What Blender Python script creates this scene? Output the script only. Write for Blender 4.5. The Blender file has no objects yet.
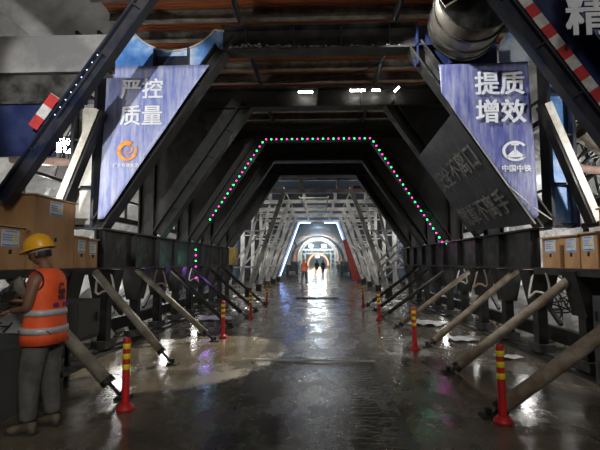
import bpy, bmesh, math, random
from mathutils import Vector, Matrix, noise
random.seed(7)
C = bpy.context.scene.collection
PI = math.pi
V = Vector

# ------------------------------------------------------------------ materials
def nt(name):
    m = bpy.data.materials.new(name); m.use_nodes = True
    t = m.node_tree; t.nodes.clear()
    o = t.nodes.new('ShaderNodeOutputMaterial'); b = t.nodes.new('ShaderNodeBsdfPrincipled')
    t.links.new(b.outputs[0], o.inputs[0])
    return m, t, b, o

def ramp(t, src, stops):
    r = t.nodes.new('ShaderNodeValToRGB')
    e = r.color_ramp.elements
    while len(e) < len(stops): e.new(0.5)
    for k, (p, c) in enumerate(stops):
        e[k].position = p; e[k].color = (c, c, c, 1) if isinstance(c, (int, float)) else (*c, 1)
    t.links.new(src, r.inputs[0]); return r.outputs[0]

def noisen(t, scale, detail=4, stretch=None, rough=.6, coord='Object'):
    tc = t.nodes.new('ShaderNodeTexCoord'); n = t.nodes.new('ShaderNodeTexNoise')
    n.inputs['Scale'].default_value = scale; n.inputs['Detail'].default_value = detail; n.inputs['Roughness'].default_value = rough
    if stretch:
        mp = t.nodes.new('ShaderNodeMapping'); mp.inputs['Scale'].default_value = stretch
        t.links.new(tc.outputs[coord], mp.inputs[0]); t.links.new(mp.outputs[0], n.inputs['Vector'])
    else: t.links.new(tc.outputs[coord], n.inputs['Vector'])
    return n.outputs[0]

def mat(name, c1, c2=None, rough=.5, rough2=None, metal=0., scale=4, bump=0., bscale=None, stretch=None, lo=.4, hi=.65, spec=.5):
    m, t, b, o = nt(name)
    n = noisen(t, scale, 5, stretch)
    if c2: t.links.new(ramp(t, n, [(lo, c1), (hi, c2)]), b.inputs['Base Color'])
    else: b.inputs['Base Color'].default_value = (*c1, 1)
    if rough2 is not None: t.links.new(ramp(t, n, [(lo, rough), (hi, rough2)]), b.inputs['Roughness'])
    else: b.inputs['Roughness'].default_value = rough
    b.inputs['Metallic'].default_value = metal
    b.inputs['Specular IOR Level'].default_value = spec
    if bump:
        n2 = noisen(t, bscale or scale*3, 4)
        bn = t.nodes.new('ShaderNodeBump'); bn.inputs['Strength'].default_value = bump; bn.inputs['Distance'].default_value = .02
        t.links.new(n2, bn.inputs['Height']); t.links.new(bn.outputs[0], b.inputs['Normal'])
    return m

def emis(name, col, s):
    m, t, b, o = nt(name)
    b.inputs['Base Color'].default_value = (*[min(.8, c) for c in col], 1)
    b.inputs['Emission Color'].default_value = (*col, 1); b.inputs['Emission Strength'].default_value = s
    return m

STEEL = mat('dark_steel', (.008, .0078, .007), (.028, .026, .022), .42, .7, .3, 5, .15, 30)
STEEL2 = mat('dusty_steel', (.018, .0175, .016), (.085, .08, .07), .5, .8, .2, 4, .2, 25)
GREYST = mat('grey_girder_paint', (.16, .155, .15), (.30, .285, .265), .6, .8, 0, 2.2, .15, 20)
NAVY = mat('navy_painted_steel', (.008, .013, .032), (.034, .032, .032), .35, .65, .1, 3, .1, 20)
BLUE = mat('blue_painted_steel', (.010, .018, .07), (.02, .03, .09), .4, .6, 0, 3)
PALE = mat('pale_painted_steel', (.55, .52, .45), (.78, .75, .68), .45, .7, 0, 5, .1, 20)
SCAF = mat('galvanised_scaffold', (.26, .26, .25), (.74, .72, .68), .4, .6, .1, 1.3)
RUST = mat('rusted_pipe', (.20, .145, .095), (.36, .30, .22), .55, .8, 0, 6, .2, 30)
PIPEG = mat('mud_splashed_pipe', (.33, .31, .25), (.17, .14, .10), .5, .8, 0, 5, .2, 30)
PLANK = mat('orange_board', (.38, .10, .026), (.22, .065, .026), .6, .8, 0, 3, .1, 20, stretch=(.3, 4, 1))
GREYB = mat('cement_crusted_beam', (.17, .16, .135), (.36, .33, .28), .7, .9, 0, 5, .3, 18)
PLY = mat('plywood', (.52, .29, .125), (.37, .195, .08), .6, .75, 0, 2.5, .1, 20, stretch=(1, 1, .4))
PLYD = mat('plywood_lid', (.46, .30, .16), (.30, .18, .09), .6, .8, 0, 3)
RED = mat('red_plastic', (.62, .018, .02), (.42, .02, .02), .35, .5, 0, 8)
YEL = mat('yellow_reflective_film', (.85, .75, .02), None, .35)
REDT = mat('red_tape', (.55, .035, .03), (.36, .03, .03), .5, .7, 0, 9)
WHT = mat('white_tape', (.62, .60, .57), (.42, .40, .37), .5, .7, 0, 9)
WHITE = mat('white_print', (.85, .86, .88), (.68, .69, .74), .5, .6, 0, 6, lo=.35, hi=.75)
DUSTW = mat('dusty_faded_print', (.26, .25, .22), (.12, .115, .10), .6, .7, 0, 5, lo=.4, hi=.65)
ORP = mat('orange_print', (.75, .22, .04), (.85, .42, .08), .5, .6, 0, 9)
STICK = mat('label_paper', (.62, .68, .74), (.5, .55, .62), .5, .6, 0, 9)
STBL = mat('label_blue_ink', (.08, .2, .42), None, .5)
STYL = mat('label_yellow_ink', (.85, .6, .03), None, .5)
BLACKP = mat('black_plastic', (.015, .015, .016), None, .45)
RUBBER = mat('black_cable', (.012, .012, .012), None, .6)
PINK = mat('pinkish_hose', (.48, .33, .27), (.33, .22, .17), .5, .7, 0, 5)
DARKCAB = mat('dark_grey_cabinet', (.03, .033, .032), (.06, .06, .055), .5, .7, 0, 3)
YCAB = mat('yellow_cabinet_paint', (.55, .38, .07), (.32, .22, .05), .5, .7, 0, 4)
REDP = mat('red_oxide_panel', (.28, .025, .02), (.16, .03, .02), .5, .7, 0, 4)
SHEET = mat('white_waterproof_sheet', (.62, .62, .61), (.30, .30, .29), .3, .5, 0, 1.2, .5, 6)
DUCTM = mat('tarnished_sheet_metal', (.30, .27, .21), (.12, .105, .08), .3, .55, .7, 3, .15, 12, stretch=(1, .4, 1))
DUCTC = mat('cream_sheet_metal', (.62, .56, .40), (.36, .32, .22), .4, .6, 0, 4, .1, 12)
GRAVEL = mat('grey_grit', (.30, .28, .25), (.15, .14, .12), .8, .9, 0, 20)
SKIN = mat('tanned_skin', (.23, .115, .065), (.19, .09, .05), .5, .6, 0, 9)
HAIR = mat('black_hair', (.012, .01, .009), None, .6)
VEST = mat('orange_vest_mesh', (.95, .12, .025), (.82, .095, .02), .6, .7, 0, 8, .15, 40)
STRIPE = mat('silver_reflective_tape', (.55, .54, .54), (.44, .43, .44), .35, .5, .1, 12)
VTRIM = mat('dark_binding', (.05, .015, .015), None, .7)
PANTS = mat('grey_trousers', (.125, .12, .115), (.07, .067, .062), .8, .9, 0, 7, .3, 14)
SHOE = mat('khaki_shoe', (.16, .13, .08), (.09, .075, .05), .7, .85, 0, 12)
SOLE = mat('dark_sole', (.03, .028, .025), None, .8)
HELM = mat('yellow_helmet', (.85, .42, .012), (.75, .36, .012), .3, .4, 0, 4)
HLIN = mat('grey_helmet_band', (.28, .30, .30), None, .6)
VINK = mat('dark_vest_ink', (.13, .03, .035), None, .7)
VINK2 = mat('violet_vest_ink', (.17, .04, .20), None, .7)
LAMPW = emis('white_lamp_glass', (1, .97, .9), 40)
LAMPF = emis('floodlight_glass', (.9, .97, 1), 900)
LAMPWARM = emis('warm_lamp_glass', (1, .55, .25), 60)
LEDB = emis('blue_white_led', (.35, .5, 1), 5)
LEDBT = emis('blue_white_tube', (.26, .42, 1), 11)
LEDG = emis('green_led', (.03, 1, .16), 6)
LEDM = emis('magenta_led', (1, .04, .42), 4.5)

# banner: blue print on white-dusted vinyl
def vinyl(name, a, b_, dust, lo, hi):
    m, t, b, o = nt(name)
    n = noisen(t, 1.6, 5); c = ramp(t, n, [(.35, a), (.7, b_)])
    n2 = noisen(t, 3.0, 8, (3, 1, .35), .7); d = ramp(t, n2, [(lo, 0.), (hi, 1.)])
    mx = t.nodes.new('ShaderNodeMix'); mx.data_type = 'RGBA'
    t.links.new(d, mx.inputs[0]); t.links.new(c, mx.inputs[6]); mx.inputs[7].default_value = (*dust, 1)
    t.links.new(mx.outputs[2], b.inputs['Base Color']); b.inputs['Roughness'].default_value = .42
    bn = t.nodes.new('ShaderNodeBump'); bn.inputs['Strength'].default_value = .5; bn.inputs['Distance'].default_value = .05
    t.links.new(noisen(t, 1.8, 3), bn.inputs['Height']); t.links.new(bn.outputs[0], b.inputs['Normal'])
    return m
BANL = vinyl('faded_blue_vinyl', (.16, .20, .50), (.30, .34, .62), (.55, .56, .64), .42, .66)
BANR = vinyl('blue_vinyl', (.07, .085, .29), (.14, .155, .40), (.42, .43, .52), .42, .72)
BAND = vinyl('dark_dirty_vinyl', (.02, .022, .03), (.035, .035, .04), (.07, .066, .06), .4, .8)
BANN = vinyl('navy_vinyl', (.025, .035, .15), (.04, .05, .19), (.10, .11, .18), .5, .85)
# sky-print: blue with white clouds
def skyprint():
    m, t, b, o = nt('sky_and_cloud_print')
    n = noisen(t, 1.7, 4)
    t.links.new(ramp(t, n, [(.3, (.03, .14, .50)), (.5, (.16, .36, .72)), (.66, (.72, .78, .85))]), b.inputs['Base Color'])
    b.inputs['Roughness'].default_value = .4
    return m
SKYP = skyprint()

# ground
def ground(name, dark, light, r0, r1, sc, bump, treads=False, plo=.42, phi=.58):
    m, t, b, o = nt(name)
    n = noisen(t, sc, 8, None, .65)
    c = ramp(t, n, [(.35, dark), (.68, light)])
    n2 = noisen(t, sc*.9, 8, (1, .5, 1), .72)
    t.links.new(ramp(t, n2, [(plo, r0), (phi, r1)]), b.inputs['Roughness'])
    n3 = noisen(t, 14, 6, (1, 1, 1), .7)
    bn = t.nodes.new('ShaderNodeBump'); bn.inputs['Distance'].default_value = .012
    t.links.new(ramp(t, n2, [(plo, bump*.25), (phi+.1, bump)]), bn.inputs['Strength'])
    h = n3
    if treads:
        tc = t.nodes.new('ShaderNodeTexCoord'); w = t.nodes.new('ShaderNodeTexWave')
        w.bands_direction = 'Y'; w.inputs['Scale'].default_value = 2.3; w.inputs['Distortion'].default_value = 9; w.inputs['Detail'].default_value = 3
        w.inputs['Detail Scale'].default_value = 2.5
        t.links.new(tc.outputs['Object'], w.inputs['Vector'])
        sx = t.nodes.new('ShaderNodeSeparateXYZ'); t.links.new(tc.outputs['Object'], sx.inputs[0])
        ma = t.nodes.new('ShaderNodeMapRange'); ma.inputs[1].default_value = .30; ma.inputs[2].default_value = .42
        t.links.new(sx.outputs[0], ma.inputs[0])
        mb_ = t.nodes.new('ShaderNodeMapRange'); mb_.inputs[1].default_value = .80; mb_.inputs[2].default_value = .72
        t.links.new(sx.outputs[0], mb_.inputs[0])
        mu = t.nodes.new('ShaderNodeMath'); mu.operation = 'MULTIPLY'; t.links.new(ma.outputs[0], mu.inputs[0]); t.links.new(mb_.outputs[0], mu.inputs[1])
        mw = t.nodes.new('ShaderNodeMath'); mw.operation = 'MULTIPLY'; t.links.new(mu.outputs[0], mw.inputs[0]); t.links.new(w.outputs[1], mw.inputs[1])
        ad = t.nodes.new('ShaderNodeMath'); ad.operation = 'MULTIPLY_ADD'; ad.inputs[1].default_value = .8
        t.links.new(mw.outputs[0], ad.inputs[0]); t.links.new(n3, ad.inputs[2]); h = ad.outputs[0]
        mx = t.nodes.new('ShaderNodeMix'); mx.data_type = 'RGBA'; t.links.new(mw.outputs[0], mx.inputs[0]); t.links.new(c, mx.inputs[6])
        mx.inputs[7].default_value = (.075, .065, .05, 1); c = mx.outputs[2]
    t.links.new(c, b.inputs['Base Color'])
    t.links.new(h, bn.inputs['Height']); t.links.new(bn.outputs[0], b.inputs['Normal'])
    return m
MUD = ground('wet_muddy_concrete', (.065, .054, .038), (.17, .142, .098), .07, .34, 1.3, .4)
ROAD = ground('wet_black_road', (.012, .011, .010), (.085, .076, .060), .12, .36, 1.8, .7, True)
LINING = mat('concrete_lining', (.022, .038, .058), (.034, .054, .080), .7, .85, 0, .6, .1, 5)

# ------------------------------------------------------------------ mesh builder
class MB:
    def __init__(s): s.bm = bmesh.new(); s.k = 0
    def face(s, vs):
        try: f = s.bm.faces.new(vs); f.material_index = s.k; return f
        except ValueError: return None
    def hexa(s, p):           # 8 points: bottom loop 0-3, top loop 4-7
        v = [s.bm.verts.new(q) for q in p]
        for a in ((3,2,1,0),(4,5,6,7),(0,1,5,4),(1,2,6,5),(2,3,7,6),(3,0,4,7)): s.face([v[i] for i in a])
        return s
    def box(s, c, d, rz=0):
        x, y, z = (q/2 for q in d); c = V(c); R = Matrix.Rotation(rz, 3, 'Z')
        return s.hexa([c + R @ V(q) for q in ((-x,-y,-z),(x,-y,-z),(x,y,-z),(-x,y,-z),(-x,-y,z),(x,-y,z),(x,y,z),(-x,y,z))])
    def bar(s, a, b, w, h, up=(0, 1, 0)):   # w across, h along up
        a, b = V(a), V(b); d = (b-a).normalized(); u = V(up); u = (u - d*u.dot(d))
        if u.length < 1e-4: u = V((1, 0, 0)) - d*d.x
        u.normalize(); r = d.cross(u); u *= h/2; r *= w/2
        return s.hexa([a-r-u, a+r-u, a+r+u, a-r+u, b-r-u, b+r-u, b+r+u, b-r+u])
    def tube(s, a, b, r, n=12, r2=None, cap=True):
        a, b = V(a), V(b); r2 = r if r2 is None else r2; d = (b-a).normalized()
        u = d.orthogonal().normalized(); w = d.cross(u)
        A = [s.bm.verts.new(a + (u*math.cos(t)+w*math.sin(t))*r) for t in [2*PI*k/n for k in range(n)]]
        B = [s.bm.verts.new(b + (u*math.cos(t)+w*math.sin(t))*r2) for t in [2*PI*k/n for k in range(n)]]
        for k in range(n): s.face([A[k], A[(k+1) % n], B[(k+1) % n], B[k]])
        if cap: s.face(A[::-1]); s.face(B)
        return s
    def path(s, pts, r, n=8):
        for a, b in zip(pts, pts[1:]): s.tube(a, b, r, n)
        return s
    def xz(s, pts, y, w):     # polygon in XZ, thickness w along Y
        A = [s.bm.verts.new((x, y-w/2, z)) for x, z in pts]; B = [s.bm.verts.new((x, y+w/2, z)) for x, z in pts]
        n = len(pts); s.face(A); s.face(B[::-1])
        for k in range(n): s.face([A[k], B[k], B[(k+1) % n], A[(k+1) % n]])
        return s
    def lathe(s, prof, c=(0, 0, 0), n=20, sx=1, sy=1):
        c = V(c); rings = []
        for r, z in prof:
            rings.append([s.bm.verts.new(c + V((sx*r*math.cos(2*PI*k/n), sy*r*math.sin(2*PI*k/n), z))) for k in range(n)])
        for a, b in zip(rings, rings[1:]):
            for k in range(n): s.face([a[k], a[(k+1) % n], b[(k+1) % n], b[k]])
        s.face(rings[0][::-1]); s.face(rings[-1]); return s
    def ibeam(s, p1, p2, n_, depth, fw, y=0, t=.028):
        p1, p2, n_ = V(p1), V(p2), V(n_).normalized()
        q = lambda a, b: [p1+n_*a, p2+n_*a, p2+n_*b, p1+n_*b]
        s.xz(q(0, t), y, fw); s.xz(q(t, depth-t), y, .025); s.xz(q(depth-t, depth), y, fw); return s
    def build(s, name, mats, parent=None, smooth=False, loc=None, bevel=0):
        bmesh.ops.recalc_face_normals(s.bm, faces=s.bm.faces)
        me = bpy.data.meshes.new(name); s.bm.to_mesh(me); s.bm.free()
        for m in (mats if isinstance(mats, (list, tuple)) else [mats]): me.materials.append(m)
        if smooth:
            for p in me.polygons: p.use_smooth = True
        o = bpy.data.objects.new(name, me); C.objects.link(o)
        if loc: o.location = loc
        if parent: o.parent = parent
        if bevel:
            b = o.modifiers.new('b', 'BEVEL'); b.width = bevel; b.segments = 2; b.limit_method = 'ANGLE'
        return o

def tag(o, label=None, cat=None, group=None, kind=None):
    for k, v in (('label', label), ('category', cat), ('group', group), ('kind', kind)):
        if v: o[k] = v
    return o
def thing(name, loc, label, cat, group=None, rz=0):
    o = bpy.data.objects.new(name, None); C.objects.link(o); o.location = loc; o.rotation_euler = (0, 0, rz); o.empty_display_size = .1
    return tag(o, label, cat, group)
def dup(o, parent=None):
    kids = [c for c in o.children]
    c = o.copy(); C.objects.link(c)
    if parent: c.parent = parent
    for k in kids: dup(k, c)
    return c
def relabel(o, label): o['label'] = label; return o

def text(name, body, size, m, parent, M, bold=.0, depth=.003, align='LEFT', sx=1.):
    cu = bpy.data.curves.new(name, 'FONT'); cu.body = body; cu.size = size; cu.extrude = depth
    cu.align_x = align; cu.resolution_u = 2
    t = bpy.data.objects.new(name, cu); C.objects.link(t); bpy.context.view_layer.update()
    me = bpy.data.meshes.new_from_object(t.evaluated_get(bpy.context.evaluated_depsgraph_get()))
    bpy.data.objects.remove(t)
    if bold:
        bm = bmesh.new()
        for dx, dy, dz in ((-1, -.7, 0), (1, -.7, .0004), (-1, .7, .0008), (1, .7, .0012), (0, 0, .0016)):
            m3 = me.copy(); m3.transform(Matrix.Translation((dx*bold, dy*bold, dz))); bm.from_mesh(m3); bpy.data.meshes.remove(m3)
        bm.to_mesh(me); bm.free()
    me.transform(M @ Matrix.Diagonal((sx, 1, 1, 1))); me.materials.clear(); me.materials.append(m)
    o = bpy.data.objects.new(name, me); C.objects.link(o); o.parent = parent
    return o
def basis(origin, xdir, updir):
    x = V(xdir).normalized(); u = V(updir); u = (u - x*u.dot(x)).normalized(); n = x.cross(u)
    M = Matrix.Identity(4)
    for i in range(3): M[i][0] = x[i]; M[i][1] = u[i]; M[i][2] = n[i]; M[i][3] = origin[i]
    return M

ORD = ['nearest', 'second', 'third', 'fourth', 'fifth', 'sixth', 'seventh', 'eighth', 'ninth', 'tenth', 'eleventh', 'twelfth', 'thirteenth', 'fourteenth', 'fifteenth', 'sixteenth']

# ------------------------------------------------------------------ setting
R0, ZC = 6.5, 1.6
def shell_strip(name, a0, a1, na, m, label):
    ys = [-5 + .16*k for k in range(int(27/.16))] + [22 + .6*k for k in range(30)] + [40 + 4*k for k in range(41)]
    bm = bmesh.new(); rows = []
    for y in ys:
        row = []
        for k in range(na+1):
            a = a0 + (a1-a0)*k/na
            x, z = R0*math.cos(a), ZC + R0*math.sin(a)
            amp = .42 if y < 34 else .0
            if 0 < z < 5 and amp:
                d = noise.noise(V((y*1.1, z*1.3, x)))*amp + abs(noise.noise(V((y*3.1, z*2.7, x+9))))*amp*.5
            else: d = noise.noise(V((y*.3, x*.3, z*.3)))*.05*(y < 40)
            row.append(bm.verts.new(((R0-d)*math.cos(a) if z > 0.05 else x, y, z if z <= 0.05 else ZC+(R0-d)*math.sin(a))))
        rows.append(row)
    for r1, r2 in zip(rows, rows[1:]):
        for k in range(na): bm.faces.new([r1[k], r1[k+1], r2[k+1], r2[k]])
    me = bpy.data.meshes.new(name); bm.to_mesh(me); bm.free()
    for mm in m: me.materials.append(mm)
    for p in me.polygons:
        p.material_index = 0 if p.center.y < 19.6 else 1
        p.use_smooth = p.center.y > 33 or name == 'ceiling'
    o = bpy.data.objects.new(name, me); C.objects.link(o)
    sol = o.modifiers.new('s', 'SOLIDIFY'); sol.thickness = .3; sol.offset = 1 if name != 'x' else -1
    tag(o, label, None, None, 'structure'); return o
lowa = -math.asin(ZC/R0)
shell_strip('wall_right', lowa, math.radians(38), 34, [SHEET, LINING], 'right tunnel wall covered with crumpled pale sheeting')
shell_strip('wall_left', PI-lowa, PI-math.radians(38), 34, [SHEET, LINING], 'left tunnel wall covered with crumpled pale sheeting')
shell_strip('ceiling', math.radians(38), math.radians(142), 26, [SHEET, LINING], 'vaulted tunnel roof above the steel frames')
f = MB(); f.box((0, 98, -.2), (13.6, 206, .4)).build('floor', MUD); tag(bpy.data.objects['floor'], 'wet muddy brown concrete tunnel floor', kind='structure')
r = MB(); r.xz([(-.96, 0), (.84, 0), (.83, .025), (-.95, .025)], 98, 206); r.build('road_deck', ROAD)
tag(bpy.data.objects['road_deck'], 'raised wet black roadway slab down the middle of the tunnel', kind='structure')
# tunnel end far away
e = MB(); e.xz([(R0*1.02*math.cos(a), ZC+R0*1.02*math.sin(a)) for a in [lowa+(PI-2*lowa)*k/30 for k in range(31)]], 199, .4); e.build('wall_back', LINING)
tag(bpy.data.objects['wall_back'], 'far end of the tunnel', kind='structure')

# ------------------------------------------------------------------ portal frames
XI, ZI, XO, ZO = 1.53, 5.1, 3.55, 2.1     # inner corner / foot of the sloping leg
def dnorm(s): d = V((XO-XI, -(ZI-ZO))); n = V((ZI-ZO, XO-XI)).normalized(); return (s*n.x, n.y)
def leg_line(s, off=0):
    n = dnorm(s); return (s*XO+n[0]*off, ZO+n[1]*off), (s*XI+n[0]*off, ZI+n[1]*off)

def diag(s, depth, fw, m, root, name='sloping_leg', off=0):
    b = MB(); p1, p2 = leg_line(s, off)
    b.ibeam(p1, p2, dnorm(s), depth, fw); n = dnorm(s)
    for t in (.2, .4, .6, .8):     # stiffeners across the web
        q = V(p1).lerp(V(p2), t); d = (V(p2)-V(p1)).normalized()
        a = q+V(n)*.028; c = q+V(n)*(depth-.028)
        b.xz([a-d*.008, a+d*.008, c+d*.008, c-d*.008], 0, fw*.8)
    return b.build(name, m, root)

# frame 1, nearest: top beam is above the view but really there
def column(s, m, root, x0=3.75, x1=4.1, z0=2.08, z1=5.6, fw=.28):
    b = MB(); b.ibeam((s*x0, z0), (s*x0, z1), (s, 0), x1-x0, fw); return b.build('column', m, root)

fr1 = thing('portal_frame', (0, 5.27, 0), 'navy steel portal frame nearest the camera, its sloping legs cropped by the picture edges', 'steel frame')
for s in (-1, 1):
    diag(s, .19, .15, NAVY, fr1, off=.24); column(s, NAVY, fr1, 4.25, 4.55)
b = MB(); b.ibeam((-4.55, ZI), (4.55, ZI), (0, 1), .5, .3); b.build('crossbeam', NAVY, fr1)
b = MB()      # grey box girders filling the left corner
b.box((-3.435, .20, 4.2), (1.63, .16, .46)); b.box((-3.45, .20, 3.95), (1.6, .22, .03)); b.build('corner_girder', GREYST, fr1)
b = MB(); b.box((-3.6, .2, 3.74), (1.29, .12, .36)); b.box((-3.64, .20, 3.545), (1.22, .22, .03)); b.build('corner_girder', STEEL2, fr1)
b = MB(); b.box((-3.77, .16, 3.2), (.96, .04, .66)); b.build('gusset_plate', BLUE, fr1)
for s in (-1, 1):       # red and white tape along the outer edge of the leg
    n = V(dnorm(s)); p1, p2 = (V(q) for q in leg_line(s, .505)); d = (p2-p1).normalized(); L = (p2-p1).length
    for mi, mm, nm in ((0, REDT, 'red_tape'), (1, WHT, 'white_tape')):
        b = MB(); k = 0
        t0, t1 = (0, L+.3) if s > 0 else (.95, 1.42)
        t = t0
        while t < t1:
            if k % 2 == mi:
                a = p1+d*t; c = p1+d*min(t+.155, t1)
                b.xz([a-n*.065, c-n*.065, c+n*.065, a+n*.065], -.085, .008)
            t += .155; k += 1
        b.build(nm, mm, fr1)
b = MB(); p1, p2 = leg_line(1, .43); b.xz([p1, p2, (3.95, p2[1]), (3.95, p1[1])], .04, .02); b.build('gusset_plate', BLUE, fr1)

# frame 2
fr2 = thing('portal_frame', (0, 7.4, 0), 'dusty steel portal frame second from the camera, between the two blue slogan banners', 'steel frame')
for s in (-1, 1): diag(s, .24, .30, STEEL2 if s > 0 else STEEL, fr2)
b = MB(); b.ibeam((-1.62, ZI), (1.62, ZI), (0, 1), .44, .32); 
for x in (-1.2, -.4, .4, 1.2): b.box((x, 0, 5.32), (.02, .26, .38))
b.build('crossbeam', STEEL2, fr2)
# left shoulder plate with round cut-out, white rim
arc = [(-3.25, 5.5)] + [(-2.47+.86*math.cos(a), 5.98+.82*math.sin(a)) for a in [PI+.6+(PI-1.2)*k/14 for k in range(15)]] + [(-1.6, 5.5)]
b = MB(); b.xz([(-3.6, 4.82)] + [(-3.6, 5.5)] + arc + [(-1.6, 5.1), (-1.78, 4.82)], 0, .02); b.build('shoulder_plate', SKYP, fr2)
b = MB()
for p, q in zip(arc, arc[1:]): b.bar((p[0], 0, p[1]), (q[0], 0, q[1]), .02, .12, (0, 1, 0))
b.build('plate_rim', PALE, fr2)
b = MB(); b.box((-2.78, -.06, 5.0), (.025, .1, .36)); b.box((-2.2, -.06, 5.05), (.025, .1, .4)); b.box((-2.5, -.05, 4.95), (.56, .02, .22)); b.build('plate_rib', NAVY, fr2)
# right shoulder: blue web with ribs
b = MB(); b.xz([(1.62, 4.82), (1.62, 5.54), (3.0, 5.54), (3.0, 4.82)], 0, .02)
b.box((1.66, -.07, 5.18), (.03, .14, .72)); b.box((2.2, -.07, 5.18), (.03, .14, .72)); b.box((2.3, -.07, 5.15), (1.4, .14, .03)); b.build('shoulder_plate', BLUE, fr2)
b = MB(); b.xz([(3.02, 4.82), (3.02, 5.1), (3.3, 5.55), (3.5, 5.2), (3.5, 4.82)], -.05, .02); b.build('cloud_print_panel', SKYP, fr2)
b = MB(); b.xz([(3.78, 2.1), (3.78, 5.5), (4.1, 5.5), (4.1, 2.1)], .02, .02); b.build('cloud_print_panel', SKYP, fr2)
b = MB(); b.xz([(-4.1, 2.1), (-4.1, 4.2), (-3.72, 4.2), (-3.72, 2.1)], .02, .02); b.build('pale_column_panel', PALE, fr2)
for s in (-1, 1):
    b = MB()
    for x in (3.74, 4.12): b.box((s*x, 0, 3.8), (.05, .3, 3.4))
    for z in (2.15, 2.8, 3.6, 4.3, 5.1): b.box((s*3.93, -.03, z), (.34, .2, .035))
    b.build('column', NAVY, fr2)

# outrigger braces, pale faced
def brace(s, label):
    o = thing('outrigger_brace', (s*3.55, 6.9, 2.15), label, 'brace', 'pale outrigger braces')
    b = MB(); b.bar((0, 0, 1.85), (s*.68, 0, 0.0), .10, .02, (0, 1, 0)); b.bar((-s*.0, -.006, 1.85), (s*.68, -.006, 0), .11, .01); b.build('face_plate', PALE, o)
    b = MB(); b.bar((-s*.03, .11, 1.85), (s*.65, .11, 0), .14, .2); b.build('box_section', STEEL, o)
    return o
brace(1, 'pale faced leaning steel brace beside the right blue banner')
brace(-1, 'pale faced leaning steel brace beside the left faded banner')

# frames 3..6 with full dark gussets
def deep_frame(y, label, depth, m=STEEL):
    o = thing('portal_frame', (0, y, 0), label, 'steel frame', 'dark portal frames deeper in the trolley')
    for s in (-1, 1):
        diag(s, .26, .32, m, o); column(s, m, o)
        p1, p2 = leg_line(s, .26)
        b = MB(); b.xz([p1, p2, (s*XI+s*.1, 5.55), (s*3.75, 5.55), (s*3.75, 2.1)], 0, .02); b.build('gusset_plate', m, o)
    b = MB(); b.ibeam((-4.1, ZI), (4.1, ZI), (0, 1), depth, .32)
    for x in (-1, 0, 1): b.box((x, 0, ZI+depth/2), (.02, .28, depth-.06))
    b.build('crossbeam', m, o); return o
deep_frame(10.2, 'dark steel portal frame just behind the second one', .46)
deep_frame(13.0, 'dark steel portal frame outlined by green and magenta lights', .5)
deep_frame(15.7, 'dark steel portal frame right behind the one with green and magenta lights', .62)
deep_frame(18.4, 'innermost dark portal frame, framing the bright scaffold beyond', .5)

# ceiling: longitudinal bars, cross beams and orange boards
for s, lab in ((-1, 'dark longitudinal pipe under the boards, left of centre'), (1, 'dark longitudinal pipe under the boards, right of centre')):
    b = MB(); b.tube((0, -6.8, 0), (0, 7.4, 0), .045, 10); b.bar((.0, -6.8, .07), (0, 7.4, .07), .05, .05, (0, 0, 1))
    tag(b.build('ceiling_pipe', NAVY, loc=(s*1.36, 11.8, 5.78)), lab, 'pipe', 'ceiling pipes')
ys = [5.6+.72*k for k in range(18)]
for k, y in enumerate(ys):
    b = MB(); b.box((0, 0, 0), (7.6, .13, .02)); b.box((0, 0, .08), (7.6, .02, .15)); b.box((0, 0, .165), (7.6, .13, .02))
    tag(b.build('roof_beam', GREYB, loc=(0, y, 5.92)), 'cement crusted cross beam under the orange roof boards', 'beam', 'cross beams under the roof boards')
    b = MB(); b.box((0, 0, 0), (7.6, .66, .03)); 
    for q in range(6): b.box((0, -.27+.108*q, -.02), (7.6, .09, .012))
    tag(b.build('roof_board', PLANK, loc=(0, y+.36, 6.13)), 'weathered orange board panel over the cross beams', 'board', 'orange roof boards')

# gravel heap on frame 2 top beam
b = MB()
for _ in range(420):
    x = random.uniform(-1.5, .4) if random.random() < .8 else random.uniform(.4, 1.45)
    y = random.uniform(-.15, .0); r_ = random.uniform(.008, .028); z = 5.13+random.random()*.07*max(0, 1-abs(x+1.1)/1.2)
    b.lathe([(r_*.5, -r_*.8), (r_, 0), (r_*.6, r_*.7)], (x, 7.4+y, z+r_*.5), 5)
tag(b.build('grit', GRAVEL), 'grey grit lying on the lower flange of the second frame', 'grit', kind='stuff')

# ------------------------------------------------------------------ walkway girders, shelves
def girder(s, y0, y1, label):
    o = thing('walkway_girder', (s*3.5, y0, 1.43), label, 'girder', 'walkway girders along both sides')
    L = y1-y0
    b = MB(); b.box((s*.11, L/2, .34), (.03, L, .64))
    b.build('web', STEEL, o)
    for z, nm in ((.015, 'bottom_flange'), (.665, 'top_flange')):
        b = MB(); b.box((s*.16, L/2, z), (.34, L, .03)); b.build(nm, STEEL2 if z > .5 else STEEL, o)
    y = .1
    while y < L:
        b = MB(); b.box((s*.05, y, .34), (.1, .025, .62)); b.build('stiffener', STEEL, o); y += 1.3
    return o
girder(-1, 7.15, 19.2, 'long dark steel girder at head height along the left side')
girder(1, 7.5, 19.2, 'long dark steel girder at head height along the right side')
def shelf(s, y0, y1, label):
    o = thing('box_shelf', (s*3.5, y0, 1.40), label, 'shelf')
    L = y1-y0
    b = MB(); b.box((s*.42, L/2, .05), (.84, L, .02)); b.build('deck', STEEL2, o)
    b = MB(); b.box((s*.02, L/2, .0), (.04, L, .09)); b.box((s*.8, L/2, .0), (.04, L, .09)); b.build('edge_angle', STEEL, o)
    b = MB()
    for k in range(5): b.box((s*.42, .2+k*(L-.4)/4, 0), (.74, .05, .07))
    b.build('joist', STEEL, o)
shelf(-1, 3.6, 7.15, 'steel shelf on the left carrying plywood boxes'); shelf(1, 3.6, 7.5, 'steel shelf on the right carrying plywood boxes')
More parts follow.
